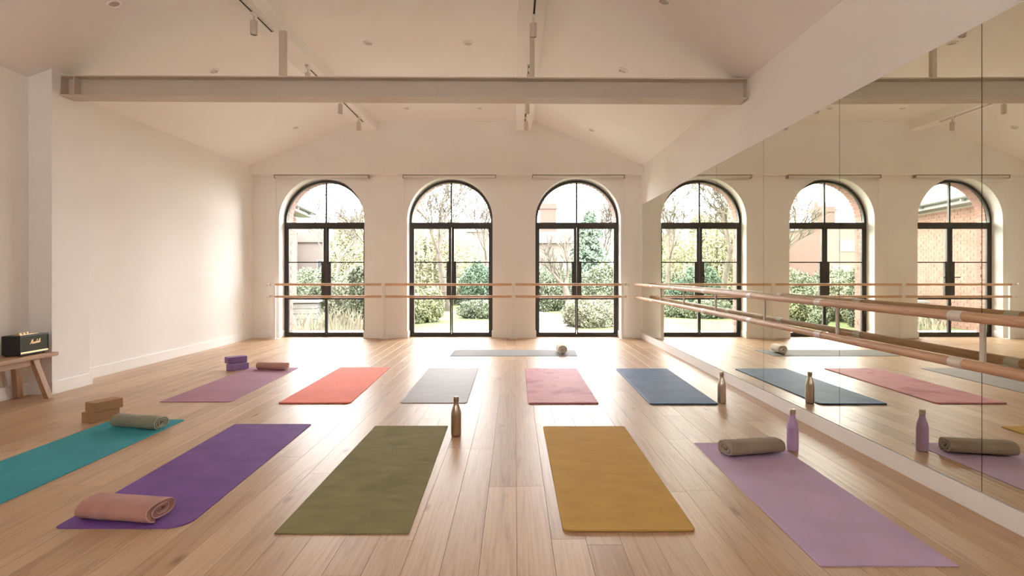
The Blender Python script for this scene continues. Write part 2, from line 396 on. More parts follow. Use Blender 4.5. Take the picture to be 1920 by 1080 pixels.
def downlight(x, y, label):
    if x < XA: z = ZE-.02+(x-(XL-.05))*(ZT-ZE+.02)/(XA-XL+.05); tilt = -math.atan((ZT-ZE+.02)/(XA-XL+.05))
    elif x > XB: z = ZE-.02+((XR+.05)-x)*(ZT-ZE+.02)/(XR+.05-XB); tilt = math.atan((ZT-ZE+.02)/(XR+.05-XB))
    else: z = ZT; tilt = 0
    d = empty('downlight', (x, y, z-.001), label=label, cat='downlight', group='recessed ceiling downlights'); d.rotation_euler = (0, tilt, 0)
    obj('trim_ring', lathe([(.060, 0), (.060, -.004), (.056, -.010), (.046, -.012), (.043, -.008), (.042, 0)], 36), trim_m, d, smooth=True, auto=50)
    obj('lamp', lathe([(0, -.0035), (.0415, -.0035), (.0415, 0)], 28), lamp_grey, d)
downlight(-3.57, 5.04, 'recessed downlight in the near left ceiling slope at the top edge')
downlight(1.29, 4.87, 'recessed downlight in the near right ceiling slope at the top edge')
downlight(-1.73, 6.68, 'left one of the two middle downlights in the flat ceiling above the steel beam')
downlight(-.55, 6.68, 'right one of the two middle downlights in the flat ceiling above the steel beam')
downlight(-3.575, 6.72, 'downlight in the left ceiling slope seen just above the steel beam')
downlight(1.257, 6.56, 'downlight in the right ceiling slope seen just above the steel beam')
downlight(-1.787, 9.33, 'left one of the two far downlights in the flat ceiling seen under the steel beam')
downlight(-.58, 9.33, 'right one of the two far downlights in the flat ceiling seen under the steel beam')
downlight(-3.6, 9.3, 'far downlight in the left ceiling slope above the left window')
downlight(1.26, 9.3, 'far downlight in the right ceiling slope above the right window')

# ------------------------------------------------------------------ blinds
blind_grey = Mat('blind_bracket_shadow', (.32, .28, .25, 1), .5).m  # dark tone paints shade onto the end brackets and the strip over the cassette
cassette = Mat('blind_cassette', (.80, .77, .73, 1), .4).m
for (a, b, cordx, sd) in [(-4.365, -2.65, -4.35, 'left'), (-2.03, -.34, -2.015, 'middle'), (.32, 2.0, 1.99, 'right')]:
    bl = empty('roller_blind', ((a+b)/2, 10.28, 2.975), label='rolled-up white roller blind in a slim cassette over the %s window' % sd, cat='blind', group='roller blinds over the windows')
    h = (b-a)/2
    obj('cassette', B(-h+.012, h-.012, -.028, .028, -.05, -.013, bev=.006), cassette, bl)
    for sg in (-1, 1): obj('end_bracket', B(min(sg*h, sg*(h-.01)), max(sg*h, sg*(h-.01)), -.035, .055, -.058, 0, bev=.002), blind_grey, bl)
    obj('shadow_strip', B(-h+.01, h-.01, -.034, .05, -.011, 0), blind_grey, bl)  # no real rail: dark strip painted as the shadow line above the cassette
    obj('hem_bar', T((-h+.03, 0, -.062), (h-.03, 0, -.062), .008, seg=10), cassette, bl, smooth=True)
    cx_ = cordx-(a+b)/2; bm = bmesh.new()
    tube(bm, (cx_-.0, .02, -.04), (cx_, .035, -1.75), .0022, seg=6); tube(bm, (cx_+.012, .02, -.04), (cx_+.0, .035, -1.75), .0022, seg=6)
    obj('pull_cord', bm, cassette, bl)

# ------------------------------------------------------------------ barres
fb = empty('standing_barre', (-1.2, 10.2, 0), label='double wooden ballet barre on white posts across the window wall', cat='barre')
MB_ = Matrix.Translation((1.2, -10.2, 0)); posts = [-4.34, -2.362, -.02, 1.947]; yb_ = 10.16
def put(bm): bmesh.ops.transform(bm, matrix=MB_, verts=bm.verts); return bm
for x in posts:
    bm = B(x-.022, x+.022, 10.2, 10.24, .008, 1.0, bev=.004); obj('post', put(bm), white_metal, fb)
    obj('foot_plate', put(B(x-.075, x+.075, 10.16, 10.30, .0005, .009, bev=.002)), white_metal, fb)
    for z in (.985, .767):
        obj('coupler', put(T((x-.035, yb_, z), (x+.035, yb_, z), .0245, seg=20)), white_metal, fb, smooth=True, auto=40)
        obj('bracket_arm', put(B(x-.012, x+.012, yb_, 10.21, z-.012, z+.012)), white_metal, fb)
for z in (.985, .767):
    xs = [-4.40]+posts[1:3]+[2.02]
    for a, b in zip(xs, xs[1:]):
        obj('rail', put(T((a+.012, yb_, z), (b-.012, yb_, z), .0215, seg=20)), rail_wood_x, fb, smooth=True, auto=40)
    for x in (-4.44, 2.06):
        obj('end_cap', put(T((x-.015, yb_, z), (x+.015, yb_, z), .0265, seg=20)), white_metal, fb, smooth=True, auto=40)
        obj('end_pin', put(T((x-(.04 if x > 0 else -.015), yb_, z), (x-(.015 if x > 0 else -.06), yb_, z), .014, seg=14)), white_metal, fb, smooth=True, auto=40)
coupler_m = Mat('barre_coupler', (.74, .68, .61, 1), .35).m
rb_ = empty('wall_barre', (2.17, 2.8, 0), label='double wooden ballet barre bracketed to the mirror wall on the right', cat='barre')
MC = Matrix.Translation((-2.17, -2.8, 0))
def put(bm): bmesh.ops.transform(bm, matrix=MC, verts=bm.verts); return bm
jy = [-.88, .345, 1.57, 2.765, 4.02, 5.20, 6.47, 7.695, 8.92]
for z in (.987, .759):
    ys = [-1.4]+jy+[10.14]
    for a, b in zip(ys, ys[1:]):
        obj('rail', put(T((2.17, a+.0005, z), (2.17, b-.0005, z), .025, seg=28)), rail_wood, rb_, smooth=True, auto=40)
    obj('end_cap', put(T((2.17, 10.14, z), (2.17, 10.17, z), .0275, seg=20)), white_metal, rb_, smooth=True, auto=40)
    for y in jy:
        obj('coupler', put(lathe_ := T((2.17, y-.042, z), (2.17, y+.042, z), .0272, seg=28)), coupler_m, rb_, smooth=True, auto=40)
for y in jy:
    bm = B(2.301, 2.3095, y+.012, y+.036, .728, 1.0, bev=.002)
    for z in (.987, .740): box(bm, 2.172, 2.30, y+.014, y+.034, z-.006, z+.006, bev=.002)
    obj('bracket', put(bm), coupler_m, rb_)

# ------------------------------------------------------------------ socket
so = empty('wall_socket', (XL, 10.03, .45), label='small white double socket low on the left wall near the window corner', cat='socket')
obj('faceplate', B(0, .010, -.073, .073, -.043, .043, bev=.003), trim_m, so)
for yy in (-.036, .036):
    obj('rocker', B(.009, .014, yy-.012, yy+.012, .014, .032, bev=.001), white_metal, so)
    bm = bmesh.new()
    for dy, dz, hy, hz in ((0, .004, .003, .005), (-.010, -.014, .005, .0025), (.010, -.014, .005, .0025)): box(bm, .0098, .0104, yy+dy-hy, yy+dy+hy, dz-hz, dz+hz)
    obj('pin_holes', bm, dark_gap, so)

# ------------------------------------------------------------------ bench and speaker
bn = empty('bench', (-4.6, 4.75, 0), label='low oak bench with splayed legs against the left wall', cat='bench')
obj('seat', B(-.165, .165, -.85, .75, .395, .43, bev=.004), bench_wood, bn)
for sg in (-1, 1):
    xx = .085*sg-.005
    obj('side_rail', B(xx-.014, xx+.014, -.72, .62, .33, .396, bev=.002), bench_wood, bn)
for (sx_, sy_) in ((-1, 1), (1, 1), (-1, -1), (1, -1)):
    bm = bmesh.new()
    tp = (.085*sx_, .60*sy_-.05, .395); ft = (.145*sx_, .70*sy_-.045, 0)
    hx, hy = .023, .03
    vs = [bm.verts.new((p[0]+a*hx, p[1]+b*hy, p[2])) for p in (tp, ft) for a, b in ((-1, -1), (1, -1), (1, 1), (-1, 1))]
    bm.faces.new(vs[:4]); bm.faces.new(vs[4:][::-1])
    for i in range(4): bm.faces.new((vs[i], vs[4+i], vs[4+(i+1) % 4], vs[(i+1) % 4]))
    bmesh.ops.recalc_face_normals(bm, faces=bm.faces)
    bmesh.ops.bevel(bm, geom=bm.edges[:], offset=.002, segments=1, affect='EDGES')
    obj('leg', bm, bench_leg, bn)

sp = empty('speaker', (-4.598, 5.318, .43), math.radians(2.6), label='small vintage-style black loudspeaker with dark green grille on the bench', cat='speaker')
vinyl = varied('black_vinyl', (.012, .012, .011, 1), .45, .7, 1.4, 60, bump=.3, bscale=300)
grille = varied('green_grille_cloth', (.060, .066, .042, 1), .8, .8, 1.2, 90, bump=.3, bscale=600)
brass = Mat('brass', (.80, .60, .35, 1), .28, 1).m
obj('cabinet', B(-.085, .072, -.168, .168, .012, .188, bev=.006), vinyl, sp)
bm = bmesh.new()
for a in ((-.168, .168, .172, .188), (-.168, .168, .012, .022), (-.168, -.160, .02, .175), (.160, .168, .02, .175)): box(bm, .070, .083, a[0], a[1], a[2], a[3], bev=.002)
obj('front_rim', bm, vinyl, sp)
obj('front_grille', B(.072, .078, -.160, .160, .036, .172), grille, sp)
obj('brass_strip', B(.072, .0815, -.160, .160, .022, .036, bev=.001), brass, sp)
obj('control_plate', B(-.045, .035, -.11, .11, .1885, .191, bev=.001), brass, sp)
for yy in (-.06, -.02, .02): obj('knob', lathe([(0, .017), (.008, .017), (.009, .015), (.009, 0), (0, 0)], 18), brass, sp, smooth=True, auto=35, loc=(-.005, yy, .191))
for a in (-.065, .055):
    for b in (-.14, .14): obj('foot', T((a, b, 0.0005), (a, b, .013), .011, .012, seg=12), vinyl, sp)
# script lettering, drawn as strokes in (u right, v up) units of letter height
def stroke_letters():
    L = []
    L.append([(0, .15), (.15, 0), (.3, .1), (.45, .6), (.6, 1.15), (.62, .7), (.6, .15), (.75, .6), (.95, 1.15), (.98, .7), (.95, .1), (1.05, 0), (1.2, .1)])   # M
    L.append([(1.55, .42), (1.35, .45), (1.25, .2), (1.35, 0), (1.5, .08), (1.6, .42), (1.58, .1), (1.7, .03)])                                                # a
    L.append([(1.7, .03), (1.85, .45), (1.88, .33), (2.02, .42), (1.98, .12), (2.1, .03)])                                                                       # r
    L.append([(2.1, .03), (2.33, .48), (2.36, .3), (2.42, .1), (2.3, -.02), (2.2, .05), (2.5, .08)])                                                             # s
    L.append([(2.5, .08), (2.75, .7), (2.8, 1.05), (2.7, 1.0), (2.62, .5), (2.6, 0), (2.7, .35), (2.85, .45), (2.87, .15), (2.98, .03)])                       # h
    L.append([(3.28, .42), (3.1, .45), (3.0, .2), (3.08, 0), (3.22, .08), (3.33, .42), (3.3, .1), (3.42, .03)])                                                # a
    L.append([(3.42, .03), (3.62, .6), (3.7, 1.02), (3.6, 1.0), (3.52, .4), (3.58, .03), (3.7, .1)])                                                            # l
    L.append([(3.7, .1), (3.88, .6), (3.96, 1.05), (3.86, 1.02), (3.78, .4), (3.84, .03), (4.0, .1), (4.3, .35)])                                               # l
    return L
bm = bmesh.new(); hgt = .036
for S_ in stroke_letters():
    pts = [Vector((.0785, (u-2.15)*hgt*.80+.008, .104+v_*hgt+(u-2.1)*.0012)) for u, v_ in S_]
    pts = [Vector((p.x, p.y+(p.z-.104)*.25, p.z)) for p in pts]
    for a, b in zip(pts, pts[1:]):
        if (b-a).length > 1e-5: tube(bm, a, b, .0021, seg=6)
obj('script_logo', bm, brass, sp)

# ------------------------------------------------------------------ yoga mats
def mat(label, cs, m, th=.006, rc=(.03, .03, .03, .03), wr=.0015, curl=(0, 0)):
    """corners: far-left, far-right, near-right, near-left; rc in the same order"""
    c0 = sum((Vector((x, y, 0)) for x, y in cs), Vector())/4
    FL, FR, NR, NL = [Vector((x, y, 0))-c0 for x, y in cs]
    Wd = (FR-FL).length; Ln = (FL-NL).length
    vs = []; 
    def samples(n, L, r):
        a = [0, .004/L]+[r/L*(1-math.cos(math.pi/2*k/6)) for k in range(1, 7)]
        a = sorted(set(a)); mid = [a[-1]+(1-2*a[-1])*k/n for k in range(1, n)]
        return a+mid+[1-q for q in reversed(a)]
    V_ = samples(44, Ln, max(rc)+.002); nx = 16
    U_ = [0, .008, .02]+[.02+.96*k/nx for k in range(1, nx)]+[.98, .992, 1]
    bm = bmesh.new(); top = []; bot = []
    def cut(d, r): return 0 if d >= r or r <= 0 else r-math.sqrt(max(0, r*r-(r-d)**2))
    for v_ in V_:                                                   # v 0 = near, 1 = far
        dn, df = v_*Ln, (1-v_)*Ln
        lc = max(cut(dn, rc[3]), cut(df, rc[0]))/Wd; rc_ = max(cut(dn, rc[2]), cut(df, rc[1]))/Wd
        rt, rb2 = [], []
        for u_ in U_:
            uu = lc+u_*(1-lc-rc_)
            p = (NL*(1-uu)+NR*uu)*(1-v_)+(FL*(1-uu)+FR*uu)*v_
            e_ = min(u_*Wd, (1-u_)*Wd, dn, df)
            z = th*(1 if e_ > .003 else .62)
            nz = noise.noise(Vector((p.x*2.2+c0.x*7, p.y*5+c0.y*3, 0)))*wr
            lift = curl[0]*max(0, 1-dn/.06)**2+curl[1]*max(0, 1-df/.06)**2
            k = min(1, e_/.05)
            z += max(0, nz)*k+lift
            rt.append(bm.verts.new((p.x, p.y, z))); rb2.append(bm.verts.new((p.x, p.y, .0006+lift*.9)))
        top.append(rt); bot.append(rb2)
    n, m_ = len(V_), len(U_)
    for i in range(n-1):
        for j in range(m_-1):
            bm.faces.new((top[i][j], top[i][j+1], top[i+1][j+1], top[i+1][j])); bm.faces.new((bot[i][j+1], bot[i][j], bot[i+1][j], bot[i+1][j+1]))
    for i in range(n-1):
        bm.faces.new((top[i+1][0], bot[i+1][0], bot[i][0], top[i][0])); bm.faces.new((top[i][-1], bot[i][-1], bot[i+1][-1], top[i+1][-1]))
    for j in range(m_-1):
        bm.faces.new((top[0][j], bot[0][j], bot[0][j+1], top[0][j+1])); bm.faces.new((top[-1][j+1], bot[-1][j+1], bot[-1][j], top[-1][j]))
    return obj('yoga_mat', bm, m, smooth=True, auto=40, loc=(c0.x, c0.y, 0), label=label, cat='yoga mat', group='yoga mats on the floor')
C = dict(
 teal=srgb(58, 148, 160), purple=srgb(118, 82, 150), olive=srgb(138, 131, 90), mustard=srgb(202, 162, 88), lavender=srgb(198, 174, 206),
 mauve=srgb(168, 124, 144), coral=srgb(248, 138, 122), grey=srgb(158, 152, 154), pink=srgb(214, 150, 160), blue=srgb(66, 92, 132), teach=srgb(140, 138, 138))
mat('teal yoga mat at the left edge with a sage towel and cork blocks', [(-3.27, 4.60), (-2.675, 4.60), (-2.66, 2.77), (-3.26, 2.77)], mat_material('mat_teal', C['teal'], .08), rc=(.03,)*4, th=.006)
mat('deep purple yoga mat with a dusty pink towel on its near end', [(-2.211, 4.463), (-1.6, 4.463), (-1.545, 2.645), (-2.16, 2.645)], mat_material('mat_purple', C['purple'], .12, 5), rc=(.02, .02, .10, .03))
mat('olive green yoga mat in the front row left of the steel bottle', [(-1.088, 4.401), (-.519, 4.401), (-.484, 2.591), (-1.105, 2.591)], mat_material('mat_olive', C['olive'], .11, 5, .85, (1, 2.5, 1), 3.2, mul(C['olive'], .78)), rc=(.004,)*4, th=.005, curl=(.001, .003))
mat('mustard yellow yoga mat in the front row', [(.220, 4.386), (.852, 4.386), (.842, 2.610), (.225, 2.610)], mat_material('mat_mustard', C['mustard'], .06, 5, .8, (1, 2, 1)), rc=(.02, .02, .04, .04), th=.009, curl=(.004, .001))
mat('pale lavender yoga mat nearest the mirrors, with a taupe towel', [(1.26, 3.975), (1.83, 3.975), (1.812, 2.305), (1.244, 2.305)], mat_material('mat_lavender', C['lavender'], .08, 3, .62), rc=(.004,)*4, th=.004)
mat('mauve yoga mat in the back row beside the purple blocks', [(-3.328, 7.106), (-2.715, 7.106), (-2.622, 5.225), (-3.289, 5.225)], mat_material('mat_mauve', C['mauve'], .07), rc=(.02, .01, .05, .01))
mat('coral orange yoga mat in the back row', [(-2.192, 7.106), (-1.569, 7.106), (-1.505, 5.165), (-2.161, 5.165)], mat_material('mat_coral', C['coral'], .05), rc=(.01, .01, .05, .02), th=.011, curl=(.004, 0))
mat('plain grey yoga mat in the back row left of centre', [(-1.067, 7.067), (-.45, 7.067), (-.436, 5.180), (-1.053, 5.180)], mat_material('mat_grey', C['grey'], .06, 3, .5, (1, 3, 1)), rc=(.01, .01, .03, .03), th=.007)
mat('dusty pink yoga mat with darker smudges in the back row', [(.129, 7.028), (.769, 7.028), (.768, 5.155), (.122, 5.155)], mat_material('mat_pink', C['pink'], .06, 3, .6, (1, 1, 1), 2.4, srgb(172, 100, 118)), rc=(.01, .01, .02, .02), th=.012, curl=(.004, 0))
mat('dark blue yoga mat in the back row nearest the mirrors', [(1.255, 7.008), (1.89, 7.008), (1.853, 5.120), (1.229, 5.120)], mat_material('mat_blue', C['blue'], .2, 4, .55), rc=(.02, .02, .04, .04), th=.011, curl=(.004, 0))
mat('thin grey yoga mat lying crosswise in front of the windows', [(-.92, 8.742), (.93, 8.742), (.90, 8.102), (-.932, 8.102)], mat_material('mat_dark_grey', C['teach'], .05), rc=(.03,)*4, th=.006)

# ------------------------------------------------------------------ towels
def towel(label, loc, rz, L, Wd, H, col, turns=3.2, seed=1, rim=None, sag=.006):
    """rolled towel lying along local x; the spiral end faces +x"""
    m = Mat('terry_'+str(seed), col, .95, spec=.2); vv = m.coords()
    m.color(m.ramp(m.noise(vv, 9, 5, .6), [(.3, mul(col, .86)), (.7, mul(col, 1.1))])); m.b.inputs['Sheen Weight'].default_value = .15
    f1 = m.noise(vv, 330, 2); f2 = m.noise(vv, 28, 4)
    ad = m.n('ShaderNodeMath', operation='MULTIPLY_ADD'); m.l(f2, ad.inputs[0]); ad.inputs[1].default_value = 2.5; m.l(f1, ad.inputs[2]); m.bump(ad.outputs[0], .6, .003)
    root = empty('rolled_towel', loc, rz, label=label, cat='towel', group='rolled towels on the yoga mats')
    rnd = random.Random(seed); gap = .0015
    r_out = H/2; pitch = (r_out-.004)/turns; th = pitch*.84; n = int(turns*30); nl = 22
    sec = []                                                        # centre line of the spiral in unit-round space
    for k in range(n+1):
        a = 2*math.pi*turns*k/n; r = .006+(r_out-th/2-.006)*k/n
        sec.append((a, r))
    flat = Wd/H; end_a = -math.pi*.62; off = end_a-2*math.pi*turns
    bm = bmesh.new(); rings = []
    for j in range(nl+1):
        u = j/nl; x = (u-.5)*L
        o_r, i_r = [], []
        for k, (a, r) in enumerate(sec):
            aa = a+off; q = k/n
            wob = 1+.05*noise.noise(Vector((x*6, aa*.6, seed*3.1)))*(.4+.6*q)
            xs = x*(1-.02*q)+.009*noise.noise(Vector((aa*.7, r*30, seed+5.0)))*(1 if u > .5 else -1)*(abs(u-.5)*2)**3
            if 1: xs += (1-q)*-.004*math.copysign(1, u-.5)*(abs(u-.5)*2)**4
            dz = -sag*noise.noise(Vector((x*5, 2.2, seed)))*max(0, math.sin(aa))*q
            tt = th*(.5 if j not in (0, nl) else .38)
            for lst, rr_ in ((o_r, r+tt), (i_r, r-tt)):
                ca, sa = math.cos(aa), math.sin(aa); pw = .72 if flat > 1.5 else .85
                yy = flat*rr_*wob*math.copysign(abs(ca)**pw, ca); zz = rr_*wob*math.copysign(abs(sa)**.95, sa)
                lst.append((xs, yy, zz+dz))
        rings.append((o_r, i_r))
    zmin = min(p[2] for o_, i_ in rings for p in o_); 
    VV = [[[bm.verts.new((p[0], p[1], max(p[2], -H/2*.93)-max(zmin, -H/2*.93))) for p in lst] for lst in pr] for pr in rings]
    for j in range(nl):
        (oa, ia), (ob, ib) = VV[j], VV[j+1]
        for k in range(n):
            bm.faces.new((oa[k], ob[k], ob[k+1], oa[k+1])); bm.faces.new((ia[k+1], ib[k+1], ib[k], ia[k]))
        bm.faces.new((oa[n], ob[n], ib[n], ia[n])); bm.faces.new((oa[0], ia[0], ib[0], ob[0]))
    for j in (0, nl):
        o_, i_ = VV[j]
        for k in range(n): bm.faces.new((o_[k], o_[k+1], i_[k+1], i_[k]) if j == 0 else (o_[k+1], o_[k], i_[k], i_[k+1]))
    bmesh.ops.recalc_face_normals(bm, faces=bm.faces)
    obj('towel_cloth', bm, m.m, root, smooth=True, auto=70)
    if rim:
        m2 = Mat('hem_'+str(seed), rim, .95).m; bm = bmesh.new()
        o_, i_ = rings[nl]
        mid = [((a[0]+b[0])/2+.001, (a[1]+b[1])/2, (a[2]+b[2])/2) for a, b in zip(o_, o_)]
        base = -max(zmin, -H/2*.93)
        P = [Vector((p[0], p[1]*.985, max(p[2], -H/2*.93)*.985+base+.0008)) for p in mid][::2]
        for a, b in zip(P, P[1:]): tube(bm, a, b, .0028, seg=6, cap=False)
        obj('hem', bm, m2, root, smooth=True, label='paler stitched hem')
    return root
PI = math.pi
towel('sage grey towel roll on the teal mat beside the cork blocks', (-2.90, 4.375, .0075), math.radians(-14), .42, .155, .098, srgb(140, 137, 118), 3.0, 11, srgb(186, 190, 176))
towel('dusty pink towel roll on the near end of the purple mat', (-1.905, 2.775, .0075), math.radians(-9), .40, .215, .097, srgb(182, 136, 126), 2.4, 12, srgb(214, 176, 166))
towel('taupe towel roll on the lavender mat beside the lilac bottle', (1.565, 3.725, .0055), math.radians(180+12), .40, .185, .103, srgb(158, 142, 124), 2.6, 13, srgb(188, 176, 160))
towel('dusty rose towel roll on the mauve mat in the back row', (-2.985, 6.98, .0075), math.radians(-12), .40, .125, .092, srgb(196, 152, 140), 3.0, 14)
towel('cream towel roll standing alone on the crosswise grey mat by the windows', (.70, 8.40, .0075), math.radians(-87), .30, .155, .140, srgb(226, 216, 204), 3.0, 15)

# ------------------------------------------------------------------ blocks
cork = Mat('cork', (.36, .20, .095, 1), .85); vv = cork.coords()
ck = cork.noise(vv, 150, 3, .7); cork.color(cork.ramp(ck, [(.3, (.33, .18, .085, 1)), (.5, (.41, .23, .115, 1)), (.7, (.46, .27, .14, 1))])); cork.bump(ck, .3, .002); cork = cork.m
foam = varied('purple_foam', srgb(136, 110, 162), .75, .93, 1.08, 20, bump=.12, bscale=400)
def block(label, loc, ang, m, L=.225, W_=.12, H=.078, group='cork'):
    return obj('yoga_block', B(-L/2, L/2, -W_/2, W_/2, 0, H, bev=.006), m, loc=loc, label=label, cat='yoga block', group=group)
def ctr(mid, ang, L, W_): # mid = near corner (x,y); long axis at ang, short axis at ang+90
    a = math.radians(ang); return (mid[0]+L/2*math.cos(a)-W_/2*math.sin(a), mid[1]+L/2*math.sin(a)+W_/2*math.cos(a))
for lab, mid, ang, z, m, g_ in [
    ('cork yoga block at the bottom of the stack by the teal mat', (-3.365, 4.487), 67, .0006, cork, 'cork yoga blocks'),
    ('cork yoga block on top of the stack by the teal mat', (-3.352, 4.505), 66, .0795, cork, 'cork yoga blocks'),
    ('purple foam yoga block at the bottom of the stack by the mauve mat', (-3.42, 6.857), 62, .0006, foam, 'purple foam yoga blocks'),
    ('purple foam yoga block on top of the stack, turned slightly', (-3.50, 6.915), 48, .0795, foam, 'purple foam yoga blocks')]:
    L_, W2 = .225, .125 if m is foam else .12
    c_ = ctr(mid, ang, L_, W2); o = block(lab, (c_[0], c_[1], z), ang, m, L_, W2, .078, g_); o.rotation_euler.z = math.radians(ang)

# ------------------------------------------------------------------ bottles
def bottle(label, x, y, body_m, cap_m, s=1.0, ring=None):
    b = empty('water_bottle', (x, y, .0004), label=label, cat='bottle', group='insulated water bottles'); b.scale = (s, s, s)
    pr = [(0, .0), (.030, 0), (.0345, .004), (.0365, .010), (.0368, .014), (.0368, .150), (.0362, .165), (.0335, .183), (.0275, .203), (.0215, .220), (.0178, .234), (.0172, .243), (.0182, .247), (.0182, .250), (0, .250)]
    obj('body', lathe(pr, 48), body_m, b, smooth=True, auto=50)
    obj('base_ring', lathe([(0, .0002), (.0305, .0002), (.0352, .0042), (.0371, .0102), (.0371, .0125), (.0360, .0125), (0, .0125)], 48), ring or cap_m, b, smooth=True, auto=50)
    obj('cap', lathe([(0, .2502), (.0192, .2502), (.0196, .252), (.0196, .276), (.0185, .280), (.014, .2825), (0, .283)], 36), cap_m, b, smooth=True, auto=50)
    return b
steel_b = varied('brushed_bottle_steel', (.50, .40, .32, 1), .30, .92, 1.06, 3, stretch=(1, 1, 60), metal=1)
steel_c = varied('bottle_cap_steel', (.42, .34, .27, 1), .33, .92, 1.06, 3, metal=1)
steel_light = varied('champagne_steel', (.58, .50, .42, 1), .30, .94, 1.06, 3, stretch=(1, 1, 60), metal=1)
lil = varied('lilac_powder_coat', srgb(186, 156, 198), .42, .97, 1.03, 8)
bottle('brushed bronze steel bottle beside the far corner of the olive mat', -.43, 4.155, steel_b, steel_c, 1.02)
bottle('champagne steel bottle beside the near corner of the blue mat', 1.905, 5.20, steel_light, steel_light, 1.02)
bottle('lilac bottle with a metal cap beside the lavender mat', 1.873, 3.81, lil, steel_light, .99, lil)

# ================================================================== OUTSIDE
grass_m = Mat('lawn', (.10, .125, .04, 1), .95, spec=.1); vv = grass_m.coords((1, 1, 1), 'World')
grass_m.color(grass_m.mix(grass_m.ramp(grass_m.noise(vv, .5, 4), [(.4, (0, 0, 0, 1)), (.65, (1, 1, 1, 1))]), (.10, .12, .05, 1), (.15, .16, .08, 1))); grass_m.bump(grass_m.noise(vv, 60, 3), .8, .03); grass_m = grass_m.m
GZ = -.10
def sheet(x0, x1, y0, y1, z0, z1): return B(x0, x1, y0, y1, z0, z1)
obj('lawn', sheet(-60, 45, 10.9, 120, GZ-.2, GZ), grass_m, kind='structure', label='garden lawn outside the windows')
paving = varied('paving', (.42, .39, .36, 1), .9, .85, 1.15, 3, 'World')
obj('terrace', sheet(-5.5, 3.6, 10.88, 12.4, GZ-.05, GZ+.03), paving, kind='structure', label='narrow paved strip outside the windows')
bm = bmesh.new(); pts = [(.95, 12.0), (1.0, 13.5), (1.3, 15), (.9, 17), (.2, 19.5)]
for (a, b), (c, d) in zip(pts, pts[1:]):
    q = [bm.verts.new(p) for p in ((a-.45, b, GZ+.012), (a+.45, b, GZ+.012), (c+.4, d, GZ+.012), (c-.4, d, GZ+.012))]; bm.faces.new(q)
obj('garden_path', bm, varied('path_gravel', (.15, .13, .12, 1), .9, .8, 1.2, 4, 'World'), kind='structure', label='pale curved path across the lawn')

def leaves(P, size, seed, aspect=1.6):
    """points (n,3) -> one mesh of little folded leaves"""
    P = np.asarray(P, dtype=float); n = len(P); g_ = np.random.RandomState(seed)
    nz = lambda v_: v_/np.maximum(np.linalg.norm(v_, axis=1, keepdims=True), 1e-9)
    a = nz(g_.randn(n, 3)); b = nz(np.cross(a, g_.randn(n, 3))); c = np.cross(a, b)
    s_ = size*g_.uniform(.6, 1.3, (n, 1)); a *= s_*aspect*.5; b *= s_*.5; c *= s_*.12
    V = np.stack([P-a, P+b+c, P+a, P-b+c], 1).reshape(-1, 3); k = np.arange(n)[:, None]*4
    F_ = np.concatenate([k, k+1, k+2, k, k+2, k+3], 1).reshape(-1)
    me = bpy.data.meshes.new('leaves'); me.vertices.add(4*n); me.vertices.foreach_set('co', V.ravel())
    me.loops.add(6*n); me.loops.foreach_set('vertex_index', F_.astype(np.int32))
    me.polygons.add(2*n); me.polygons.foreach_set('loop_start', np.arange(2*n, dtype=np.int32)*3)
    me.update(calc_edges=True); return me
def blob_points(blobs, n, seed, shell=.4):
    g_ = np.random.RandomState(seed); w_ = np.array([b[1][0]*b[1][2] for b in blobs]); idx = g_.choice(len(blobs), n, p=w_/w_.sum())
    C_ = np.array([b[0] for b in blobs])[idx]; R_ = np.array([b[1] for b in blobs])[idx]
    d = g_.randn(n, 3); d /= np.linalg.norm(d, axis=1, keepdims=True)
    k = 1-shell*g_.rand(n)**1.5
    k *= 1+.09*np.sin(d[:, 0]*7+C_[:, 0]*3+seed)*np.cos(d[:, 2]*8+C_[:, 1])+.07*np.sin(d[:, 0]*15+d[:, 2]*13+seed*2)*np.cos(d[:, 1]*14)+.03*g_.randn(n)
    P = C_+d*R_*k[:, None]; low = P[:, 2] < GZ; P[low, 2] = GZ+g_.rand(low.sum())*.3
    return P
def fol(name, c): return varied(name, c, .6, .6, 1.5, 3, 'World', spec=.3)
F = dict(green=fol('leaf_green', (.125, .142, .09, 1)), dark=fol('leaf_dark', (.075, .11, .07, 1)), yel=fol('leaf_yellow', (.24, .228, .145, 1)), lime=fol('leaf_lime', (.205, .218, .12, 1)),
    fir=fol('fir_needle', (.11, .145, .105, 1)), straw=fol('straw', (.24, .218, .155, 1)), pale=fol('leaf_pale', (.205, .21, .14, 1)))
bark = varied('bark', (.085, .07, .052, 1), .9, .7, 1.3, 6, 'World'); bark_p = varied('bark_pale', (.13, .115, .085, 1), .9, .7, 1.3, 6, 'World')
def shrub(name, label, cat, blobs, n, size, m, seed, group=None, stems=True):
    x = sum(b[0][0] for b in blobs)/len(blobs); y = sum(b[0][1] for b in blobs)/len(blobs)
    e0 = empty(name, (x, y, GZ), label=label, cat=cat, group=group)
    pts = blob_points(blobs, int(n*2.2), seed)-np.array((x, y, GZ))
    me = leaves(pts, size*.62, seed); me.materials.append(m); obj('foliage', me, m, e0, kind='stuff')
    if stems:
        bm = bmesh.new(); rn = random.Random(seed)
        for c, r in blobs:
            for _ in range(5): tube(bm, (c[0]-x+rn.uniform(-.1, .1), c[1]-y, 0), (c[0]-x+rn.uniform(-.6, .6)*r[0], c[1]-y+rn.uniform(-.5, .5)*r[1], c[2]-GZ+r[2]*.4), .018, .006, seg=5)
        obj('stems', bm, bark, e0)
    return e0
